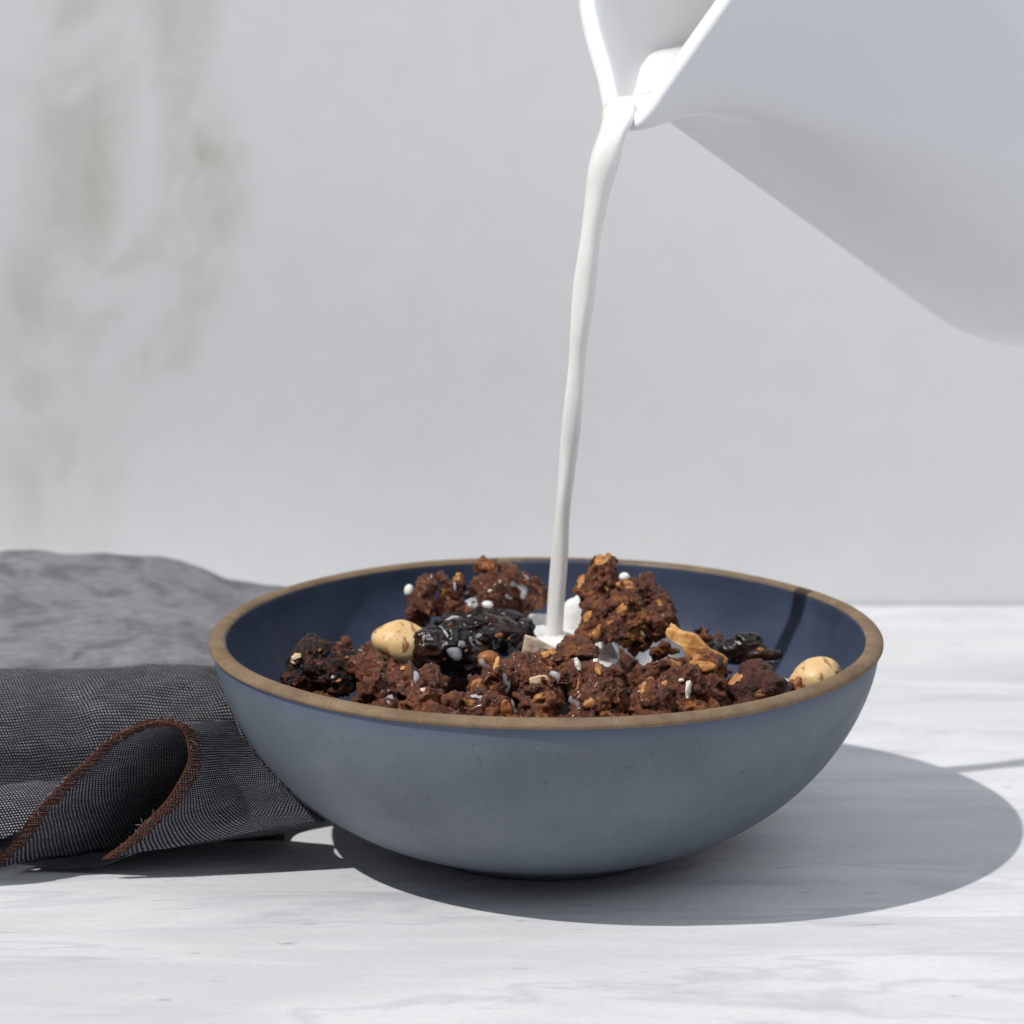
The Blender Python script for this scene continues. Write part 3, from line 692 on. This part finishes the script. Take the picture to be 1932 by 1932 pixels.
# pale coconut wedge by the puddle: a triangular slab
def slab(name, label, cat, outline, y, thick, mat, bend=0.0, lean=.4, sub=3):
    n0 = len(outline); base = np.array([at(px, py, y) for px, py in outline]); c = base.mean(0)
    rows = 7; V = []
    nrm = np.array([.0, -1.0, lean]); nrm /= np.linalg.norm(nrm)
    dense = catmull(np.vstack([base, base[:1]]), 60)[:-1] if n0 > 6 else np.concatenate([np.linspace(base[i], base[(i + 1) % n0], 14, endpoint=False) for i in range(n0)])
    m_ = len(dense)
    for k_, (sc, off) in enumerate(((.0, .5), (.5, .5), (.9, .46), (.985, .3), (1, 0), (.985, -.3), (.9, -.46), (.5, -.5), (.0, -.5))):
        p_ = c + (dense - c) * max(sc, .01); d = (p_ - c)
        p_ = p_ + nrm * (off * thick - bend * (d[:, :1] ** 2 + d[:, 2:] ** 2))
        p_[:, 1] -= 0; p_ = p_ + nrm * (.0003 * fbm(p_ / .003, 5, 2))[:, None]; V.append(p_)
    V = np.concatenate(V); o = mesh_obj(name, V, grid_faces(m_, 9, True), mat); tag(o, label, cat); recenter(o); return o
slab('coconut_chip', 'pale speckled coconut wedge below the stream, in front of the puddle', 'coconut chip', [(984, 1232), (990, 1198), (1010, 1203), (1045, 1222), (1070, 1236), (1030, 1246)], -.012, .0028, M['coco_pale'], 0, .5)

build_piece('coconut_chip', 'milk-covered coconut chip right of the stream, touching the tall cocoa peak', 'coconut chip', [(1085, 1165, 62, 78, .038, .6), (1100, 1138, 40, 40, .040, .6)], M['milk'], 47, nflake=0, nnug=0, mode='smooth', lumpy=.05, smooth=10)
# curled toasted coconut flake on the right
def curl(name, label, p0, p1, y, wpx, mat, curlr=.5, nu=40, nv=14, thick=.0009):
    a_ = at(*p0, y); b_ = at(*p1, y - .006); ax = b_ - a_; L = np.linalg.norm(ax); ax /= L
    side = np.cross(ax, [0, -1, 0]); side /= np.linalg.norm(side); nrm = np.cross(side, ax); 
    if nrm[1] > 0: nrm = -nrm
    Vo = []
    for s_ in (1, -1):
        for j in range(nv):
            for i in range(nu):
                t = i / (nu - 1); q_ = j / (nv - 1) * 2 - 1
                w_ = wpx * PX / 2 * (.85 + .25 * math.sin(math.pi * t) - .35 * t ** 3 + .09 * math.sin(9 * t + 2 * q_)) * (1 if t > .03 else .8)
                th = q_ * curlr * (1.1 + .8 * t)
                p_ = a_ + ax * L * t + side * w_ * math.sin(th) / curlr * .9 + nrm * w_ * (math.cos(th) - .6) * .9 - nrm * .0022 * math.sin(math.pi * t * 1.1) * -1
                p_ = p_ + nrm * s_ * thick / 2 + np.array([0, 0, .0004 * math.sin(13 * t + 4 * q_)]); Vo.append(p_)
    f = grid_faces(nu, nv); k_ = nu * nv; f2 = [tuple(i + k_ for i in t[::-1]) for t in f]
    bd = list(range(nu)) + [j * nu + nu - 1 for j in range(1, nv)] + [(nv - 1) * nu + i for i in range(nu - 2, -1, -1)] + [j * nu for j in range(nv - 2, 0, -1)]
    br = [(bd[i], bd[(i + 1) % len(bd)], bd[(i + 1) % len(bd)] + k_, bd[i] + k_)[::-1] for i in range(len(bd))]
    o = mesh_obj(name, Vo, f + f2 + br, mat); tag(o, label, 'coconut chip'); recenter(o); return o
curl('coconut_flake', 'curled golden coconut flake leaning on the right flank of the tall cocoa peak', (1262, 1184), (1366, 1256), -.012, 28, M['coconut'], .34)
PQ = build_piece('oat_piece', 'ragged brown oat piece just below the curled golden coconut flake', 'oat piece', [(1258, 1228, 46, 20, -.008), (1242, 1227, 24, 14, -.008)], M['cocoa'], 73, nflake=1, nnug=1, mode='granola')

flake(PQ, 1256, 1226, 34, 14, 5, 'almond')
PH = build_piece('granola_cluster', 'oat-studded cocoa cluster at the front right, under the curled coconut flake', 'granola cluster',
                 [(1320, 1262, 104, 60, -.030), (1255, 1270, 84, 66, -.032), (1215, 1290, 60, 66, -.036), (1290, 1300, 110, 76, -.044), (1225, 1325, 76, 56, -.052), (1345, 1300, 60, 66, -.038), (1290, 1335, 90, 40, -.05), (1230, 1364, 90, 46, -.056), (1320, 1356, 110, 46, -.05)], M['cocoa'], 79, G, nflake=18, nnug=22)
flake(PH, 1325, 1256, 56, 24, -6, 'oat', solid=True, thick=.4)
for a_ in ( (1276, 1254, 28, 18, -30), (1230, 1277, 18, 15, 0), (1213, 1300, 14, 28, 10), (1255, 1290, 14, 9, 20), (1310, 1240, 26, 12, 10)): flake(PH, *a_, 'oat')
flake(PH, 1298, 1299, 9, 36, -8, 'oat_white', 'almond_sliver', bend=0); flake(PH, 1285, 1283, 12, 7, 0, 'oat_white'); flake(PH, 1206, 1305, 7, 5, 0, 'oat_white')
PI_ = build_piece('chocolate_chunk', 'smooth broken chocolate chunk near the right hazelnut', 'chocolate chunk',
                  [(1425, 1275, 70, 60, -.026), (1440, 1295, 92, 60, -.032), (1405, 1300, 70, 56, -.034), (1475, 1302, 50, 40, -.028), (1420, 1342, 110, 50, -.038)], M['choc'], 83, nflake=0, nnug=5, mode='chunk', lumpy=.24)
flake(PI_, 1433, 1310, 50, 16, 8, 'oat', 'almond_piece'); flake(PI_, 1388, 1281, 26, 16, 30, 'oat')
PI2 = build_piece('almond_piece', 'small brown nut bit between the chocolate chunk and right hazelnut', 'almond', [(1494, 1296, 34, 26, -.018)], M['almond'], 89, nflake=0, nnug=3, mode='granola')
PE = build_piece('granola_cluster', 'low cocoa cluster right behind the front rim, left of centre', 'granola cluster',
                 [(860, 1330, 64, 46, -.056), (905, 1328, 70, 54, -.056), (905, 1296, 52, 44, -.046), (935, 1280, 44, 56, -.046), (945, 1332, 46, 50, -.058), (870, 1366, 90, 46, -.058), (945, 1370, 90, 46, -.060)], M['cocoa_wet'], 97, G, nflake=7, nnug=9)
flake(PE, 901, 1294, 32, 22, 55, 'almond', 'almond_piece'); flake(PE, 927, 1299, 26, 24, 0, 'almond', 'almond_piece'); flake(PE, 884, 1326, 24, 14, -30, 'oat'); flake(PE, 955, 1337, 22, 36, 15, 'almond', 'almond_piece'); flake(PE, 938, 1254, 13, 34, -12, 'coconut', 'almond_sliver', bend=0)
film(PE, [(885, 1313), (905, 1312)], [6, 8], .0006)
PF = build_piece('granola_cluster', 'broad cocoa cluster behind the front rim with a big pale oat on it', 'granola cluster',
                 [(1000, 1262, 84, 60, -.036), (1040, 1250, 60, 56, -.032), (975, 1285, 56, 60, -.040), (1022, 1322, 94, 58, -.056), (1025, 1285, 96, 60, -.042), (965, 1262, 40, 36, -.034), (1010, 1366, 100, 50, -.060)], M['cocoa_wet'], 101, G, nflake=14, nnug=14)
flake(PF, 1020, 1287, 42, 26, -8, 'oat_pale', thick=.45, solid=True); flake(PF, 1029, 1236, 20, 14, 30); flake(PF, 1043, 1229, 14, 18, 0); flake(PF, 1015, 1315, 30, 12, 40)
film(PF, [(1048, 1272), (1056, 1290)], [12, 12], .0004); film(PF, [(984, 1252), (990, 1256)], [6, 6], .0005)
film(PE, [(955, 1280), (960, 1300), (968, 1325), (972, 1345)], [14, 12, 10, 8], .0010)
PG = build_piece('granola_cluster', 'dark upright cocoa cluster at the front, below the stream, with white oat slivers', 'granola cluster',
                 [(1090, 1240, 70, 60, -.030), (1080, 1285, 66, 76, -.044), (1115, 1290, 84, 80, -.044), (1105, 1325, 90, 60, -.056), (1155, 1310, 60, 76, -.048), (1085, 1225, 50, 36, -.026), (1085, 1368, 80, 44, -.060), (1150, 1364, 90, 50, -.058)], M['cocoa_wet'], 103, G, nflake=14, nnug=14)
flake(PG, 1090, 1254, 11, 30, 18, 'oat_white', bend=0); flake(PG, 1129, 1262, 13, 26, 15, 'oat', 'almond_sliver', bend=0); flake(PG, 1124, 1246, 10, 10, 0, 'oat_white'); flake(PG, 1113, 1325, 26, 14, 10); flake(PG, 1091, 1295, 8, 42, -10, 'almond', 'almond_sliver', bend=0)
film(PG, [(1080, 1320), (1090, 1328)], [8, 9], .0005)

film(PC, [(1082, 1196), (1102, 1206)], [13, 11], .0005)
# trickle of milk running down in the gap right of the middle cluster
tr = catmull([at(1108, 1206, .012), at(1130, 1226, .010), at(1142, 1252, .008), at(1147, 1280, .007), at(1152, 1310, .006)], 40)
v, f = tube(tr, np.interp(np.linspace(0, 1, 40), [0, .3, 1], [.0042, .0040, .0034]), 16, np.full(40, .0014))
o = mesh_obj('milk_trickle', v, f, M['milk']); tag(o, 'milk trickling down the dark gap under the tall cocoa peak', 'milk'); recenter(o)
# single drops
def drop(label, P, px, py, w, h):
    loc, nor = hit(P, px, py); v, f = ICO3; V = v * np.array([w / 2, (w + h) / 4, h / 2]) * PX
    V[:, 2] = np.where(V[:, 2] < 0, V[:, 2] * .7, V[:, 2]); o = mesh_obj('milk_drop', V, f, M['milk']); o.location = loc + np.array([0, -.0002, h * .18 * PX])
    tag(o, label, 'milk drop', 'single drops of milk on the granola'); return o
drop('round milk drop on the right shoulder of the tall cocoa peak', PC, 1178, 1092, 21, 19)
drop('elongated milk drop on the left side of the cocoa cluster behind the left hazelnut', PA, 772, 1120, 20, 28)
drop('small milk drop under the milk-streaked cocoa cluster, above the black dried fruit', PB, 919, 1144, 24, 17)
drop('domed milk drop between the crusted black fruit and the left hazelnut', PK, 674, 1240, 36, 22)

# deeper pieces that show in the gaps
src = build_piece('granola_cluster', 'dark cocoa pieces in the shaded gaps low in the bowl', 'granola cluster', [(1200, 1300, 120, 90, -.02), (1160, 1310, 70, 70, -.02), (1250, 1310, 70, 70, -.015)], M['cocoa'], 109, 'granola pieces deep in the gaps', nflake=12, nnug=10, voxel=.0007)
rng = np.random.default_rng(4)
spots = [(-.045, -.045), (-.02, -.055), (.012, -.062), (.040, -.050), (.062, -.022), (-.062, -.016), (-.03, -.015), (.005, -.02), (.035, -.012), (.050, .018), (-.045, .018), (-.015, .025), (.028, .030), (-.005, .058), (.02, .055), (-.03, .045), (-.055, -.035), (-.035, -.056), (-.005, -.064), (.025, -.060), (.050, -.042), (.062, .004), (-.058, -.030), (-.05, -.005), (.02, .012), (-.055, .03), (.05, -.02), (.045, -.058)]
for i, (x, y) in enumerate(spots):
    o = src.o if i == 0 else src.o.copy()
    if i: COL.objects.link(o)
    rr_ = math.hypot(x, y); zb = float(np.interp(rr_ + .0125, [p[0] for p in inner[1:]], [p[1] for p in inner[1:]]))
    o.location = (x, y, min(max(.0245, zb), .035) + rng.uniform(0, .003)); o.rotation_euler = (rng.uniform(-.2, .2), rng.uniform(-.2, .2), rng.uniform(0, 6.28)); sc = rng.uniform(.7, .9); o.scale = (sc, sc, sc * .95)

# ------------------------------------------------------------------ napkin
nap = tag(empty('napkin', (-.13, .05, 0)), 'folded dark grey chambray napkin with rust overlocked edge, left of the bowl', 'napkin')
nl = np.array(nap.location)
def smoothstep(a, b, x): t = np.clip((x - a) / (b - a), 0, 1); return t * t * (3 - 2 * t)
# stacked body: profile swept along x
NX, NP = 150, 260
xs = np.linspace(-.34, -.052, NX)
def prof(x):
    top = np.interp(x, [-.34, -.16, -.135, -.118, -.108, -.098, -.085, -.05], [.0445, .0445, .0442, .0425, .0390, .0362, .0352, .0350])
    yb = .165
    return [(yb + .030, .0006), (yb + .022, .010), (yb + .010, top - .012), (yb - .006, top - .001), (yb - .025, top - .0006), (.115, .6 * top + .4 * .034), (.085, .0325), (.062, .0318), (.046, .0350),
            (.036, .0398), (.0270, .0418), (.0185, .0398), (.0125, .0335), (.0095, .0255), (.0095, .0165), (.0090, .0095), (.0075, .0050), (.0045, .0028), (.0, .0022), (-.004, .0020)]
Vn = np.zeros((NP, NX, 3)); 
for i, x in enumerate(xs):
    p = catmull(prof(x), NP); Vn[:, i, 0] = x; Vn[:, i, 1:] = p
flat = Vn.reshape(-1, 3)
arcv = np.r_[0, np.cumsum(np.linalg.norm(np.diff(Vn[:, 0, 1:], axis=0), axis=1))]
n1 = fbm(np.c_[flat[:, 0] / .035, flat[:, 1] / .03, flat[:, 2] / .05], 5, 3); n2 = fbm(np.c_[flat[:, 0] / .012, flat[:, 1] / .014, flat[:, 2] / .014], 8, 2)
lift = np.clip(flat[:, 2] / .02, 0, 1)
flat[:, 2] += lift * (.0010 * n1 + .0010 * n2 + .0013 * np.where(flat[:, 1] > .05, 1, .2) * fbm(np.c_[flat[:, 0] / .022, flat[:, 1] / .026, flat[:, 2] / .03], 31, 2)); flat[:, 1] += lift * .0012 * fbm(np.c_[flat[:, 0] / .04, flat[:, 2] / .02, flat[:, 1] * 0], 12, 2)
flat[:, 1] += lift * np.where(flat[:, 1] < .06, 1, 0) * (.0035 * (flat[:, 0] + .13) / .05) * -0.4
# long soft creases on the flat top
cr = np.exp(-((flat[:, 1] - (.145 + .25 * (flat[:, 0] + .12))) / .006) ** 2); flat[:, 2] -= .0016 * cr * lift
# keep clear of the bowl
r_ = np.hypot(flat[:, 0], flat[:, 1]); zr = np.interp(flat[:, 2], zo, ro) + .0022; zr = np.where(flat[:, 2] < .022, np.maximum(zr, .071), zr)
k_ = np.where(r_ < zr, zr / np.maximum(r_, 1e-6), 1); flat[:, 0] *= k_; flat[:, 1] *= k_
uv = np.stack([np.tile(xs, NP) * 1.0 + np.repeat(arcv, NX) * .12, np.repeat(arcv, NX) + .06 * np.tile(xs, NP)], -1)
body = mesh_obj('folded_cloth', flat - nl, [t[::-1] for t in grid_faces(NX, NP)], M['linen_lit'], nap, uv=uv)
# added cloth hump out of frame left, blocks key light from the table strip
v, f = ICO4; v = v * (1 + .10 * fbm(v * 1.8, 4, 2))[:, None]; V = v * np.array([.085, .0095, .0255]) + np.array([-.2335, -.0420, .0300])
mesh_obj('unseen_light_blocker', V - nl, f, M['linen'], nap, uv=np.stack([V[:, 0] * 1.2, V[:, 2] * 1.6], -1))

# the front fold: an open tunnel whose hemmed edge faces the camera
E_ = [(-30, 1640), (0, 1614), (34, 1580), (68, 1530), (107, 1489), (134, 1460), (164, 1435), (198, 1401), (241, 1376), (284, 1362), (314, 1361), (341, 1371), (353, 1392), (357, 1412), (357, 1437), (336, 1480), (311, 1517), (270, 1557), (243, 1585), (195, 1621)]
Ey = [-.035, -.034, -.0345, -.035, -.0355, -.036, -.0365, -.037, -.037, -.037, -.0370, -.0370, -.037, -.037, -.0365, -.036, -.0355, -.035, -.034, -.033]
edge3 = np.array([at(px, py, y) for (px, py), y in zip(E_, Ey)]); edge3[:, 2] = np.maximum(edge3[:, 2], .0007)
B_ = [(345, 1584), (350, 1560), (356, 1530), (364, 1505), (372, 1478), (382, 1450), (394, 1420), (408, 1392), (426, 1370), (444, 1358), (452, 1364), (460, 1380), (470, 1396), (482, 1412), (500, 1434), (532, 1468), (554, 1490), (578, 1514), (600, 1533), (622, 1547)]
By = [.004, .004, .003, .002, .000, -.003, -.007, -.011, -.014, -.0165, -.0165, -.017, -.0175, -.018, -.019, -.021, -.0225, -.0235, -.025, -.0265]
back3 = np.array([at(px, py, y) for (px, py), y in zip(B_, By)]); back3[:, 2] = np.maximum(back3[:, 2], .0012)
NS, NV = 220, 70
Ee = catmull(edge3, NS); Be = catmull(back3, NS)
tt = np.linspace(0, 1, NV)[:, None, None]
Sf = Ee[None] * (1 - tt) + Be[None] * tt
sarc = np.r_[0, np.cumsum(np.linalg.norm(np.diff(Ee, axis=0), axis=1))]; tot = sarc[-1]
sn = np.linspace(0, 1, NS)[None, :]; bul = (tt[..., 0] * (1 - tt[..., 0]))
top_w = np.exp(-((sn - .55) / .16) ** 2); right_w = smoothstep(.68, .95, sn)
Sf[..., 2] += bul * (-.004 * top_w + .003 * right_w); Sf[..., 1] += bul * (-.006 * right_w); 
fl = Sf.reshape(-1, 3); fl[:, 2] += .0005 * fbm(fl / .012, 3, 2) * np.repeat(smoothstep(0, .15, np.linspace(0, 1, NV)), NS); fl[:, 2] = np.maximum(fl[:, 2], .0006)
r_ = np.hypot(fl[:, 0], fl[:, 1]); zr = np.interp(fl[:, 2], zo, ro) + .0012; zr = np.where(fl[:, 2] < .003, .047, zr)
k_ = np.where(r_ < zr, zr / np.maximum(r_, 1e-6), 1); fl[:, 0] *= k_; fl[:, 1] *= k_
ll = np.linalg.norm(Be - Ee, axis=1).mean()
uvf = np.stack([np.repeat(np.linspace(0, ll, NV), NS), np.tile(sarc, NV)], -1)
ff = mesh_obj('front_fold', fl - nl, grid_faces(NS, NV), M['linen'], nap, uv=uvf)
md = ff.modifiers.new('thick', 'SOLIDIFY'); md.thickness = .0005; md.offset = 0
# added cloth sheet closing the tunnel bottom, blocks light under the fold
Gq = fl.reshape(NV, NS, 3); j0 = 9; Uv = []
for j in range(j0, NV):
    a, b = Gq[j, 0], Gq[j, -1]
    for w in np.linspace(0, 1, 24):
        p = a * (1 - w) + b * w; p = p.copy(); p[2] = max(.0010, p[2] * (1 - 3.0 * w * (1 - w))); p[1] += .016 * math.sin(math.pi * w) ** .6 * min(1, (j - j0) / 10 + .25); Uv.append(p)
Uv = np.array(Uv)
mesh_obj('fold_light_blocker', Uv - nl, grid_faces(24, NV - j0), M['linen'], nap, uv=np.stack([Uv[:, 0], Uv[:, 1]], -1))
# lower layer seen left of the tunnel
LU, LV = 60, 40; Lf = np.zeros((LV, LU, 3))
for j, q in enumerate(np.linspace(0, 1, LV)):
    for i, x in enumerate(np.linspace(-.30, -.1455 + .034 * q ** .7, LU)):
        Lf[j, i] = (x, -.0275 + .026 * q, .0085 + .012 * math.sin(q * math.pi * .7) - .012 * max(0, q - .6) + .10 * max(0, x + .150) * (1 - .7 * q))
Lf = Lf.reshape(-1, 3); Lf[:, 2] += .0006 * fbm(Lf / .015, 6, 2)
mesh_obj('lower_layer', Lf - nl, grid_faces(LU, LV), M['linen'], nap, uv=np.stack([Lf[:, 0], Lf[:, 1] * 1.3], -1))
# overlocked hem: band on both faces, edge cord and cross stitches
G0 = fl.reshape(NV, NS, 3)
lens = np.linalg.norm(Be - Ee, axis=1)
def along(s, d):
    """point on the fold at edge index s (float) and distance d in from the hem"""
    i = min(int(s), NS - 2); u = s - i; L = lens[i] * (1 - u) + lens[i + 1] * u; q = min(max(d / L, 0), 1) * (NV - 1); j = min(int(q), NV - 2); w = q - j
    a = G0[j, i] * (1 - u) + G0[j, i + 1] * u; b = G0[j + 1, i] * (1 - u) + G0[j + 1, i + 1] * u
    return a * (1 - w) + b * w
def nrm_at(s):
    a = along(s, .001); e = along(min(s + 1, NS - 1.01), .001) - along(max(s - 1, 0), .001); g = along(s, .004) - along(s, .0005)
    n_ = np.cross(e, g); return n_ / (np.linalg.norm(n_) + 1e-12)
HB = .0038; nb = 9; Vh = []; uvh = []
sidx = np.linspace(0, NS - 1.01, 260)
for sgn in (1, -1):
    for j in range(nb):
        for s in sidx:
            d = HB * j / (nb - 1); Vh.append(along(s, d) + nrm_at(s) * sgn * (.00042 if 0 < j < nb - 1 else .00030)); uvh.append((d * 1.0, np.interp(s, np.arange(NS), sarc)))
f = grid_faces(len(sidx), nb); k_ = len(sidx) * nb; f = f + [tuple(i + k_ for i in t[::-1]) for t in f]
hem = mesh_obj('hem_band', np.array(Vh) - nl, f, M['hem'], nap, uv=uvh)
rng = np.random.default_rng(2); VV = []; FF = []
def addt(v, f):
    b0 = len(VV); VV.extend(v); FF.extend([tuple(i + b0 for i in t) for t in f])
# twisted cord along the very edge
cord = np.array([along(s, 0) for s in np.linspace(0, NS - 1.01, 700)])
ph = np.linspace(0, 700 * .62, 700); 
for k0 in (0, math.pi):
    c2 = cord + np.stack([.00022 * np.cos(ph + k0), .0002 * np.sin(ph + k0) - .0001, .00022 * np.sin(ph + k0)], -1) + rng.normal(size=(700, 3)) * .00004
    addt(*tube(c2, .00018, 5))
L_ = sarc[-1]; ns = int(L_ / .0019)
for k in range(ns):
    s0 = np.interp(L_ * (k + .5 + rng.uniform(-.2, .2)) / ns, sarc, np.arange(NS)); s1 = np.interp(L_ * (k + .9 + rng.uniform(-.4, .4)) / ns, sarc, np.arange(NS)); s0 = min(s0, NS - 1.02); s1 = min(s1, NS - 1.02)
    for sgn in (1, -1):
        pt = []
        for d in np.linspace(-.0001, HB * rng.uniform(.9, 1.06), 7):
            u = d / HB; s = s0 * (1 - u) + s1 * u; pt.append(along(s, d) + nrm_at(s) * sgn * (.00062 + .0001 * math.sin(u * 9 + k)))
        addt(*tube(pt, .00019, 4))
    if k % 2 == 0:
        for sgn in (1, -1):
            pt = [along(min(s0 + w * 2.6, NS - 1.02), HB * (1.0 + .03 * math.sin(w * 6))) + nrm_at(s0) * sgn * .0006 for w in np.linspace(0, 1, 5)]
            addt(*tube(pt, .00017, 4))
mesh_obj('hem_stitching', np.array(VV) - nl, FF, M['thread'], nap)
# a few loose fibres
VV.clear(); FF.clear()
for k in range(40):
    s = rng.uniform(5, NS - 6); p = along(s, 0); d = rng.normal(size=3); d[2] += .6; d[1] -= .3; d /= np.linalg.norm(d); c_ = rng.normal(size=3) * .5
    L = rng.uniform(.0005, .0015); addt(*tube([p + (d * t + c_ * t * t) * L for t in np.linspace(0, 1, 6)], .000055, 3))
mesh_obj('loose_fibres', np.array(VV) - nl, FF, mat_plain('fibre', (.45, .42, .42)), nap)
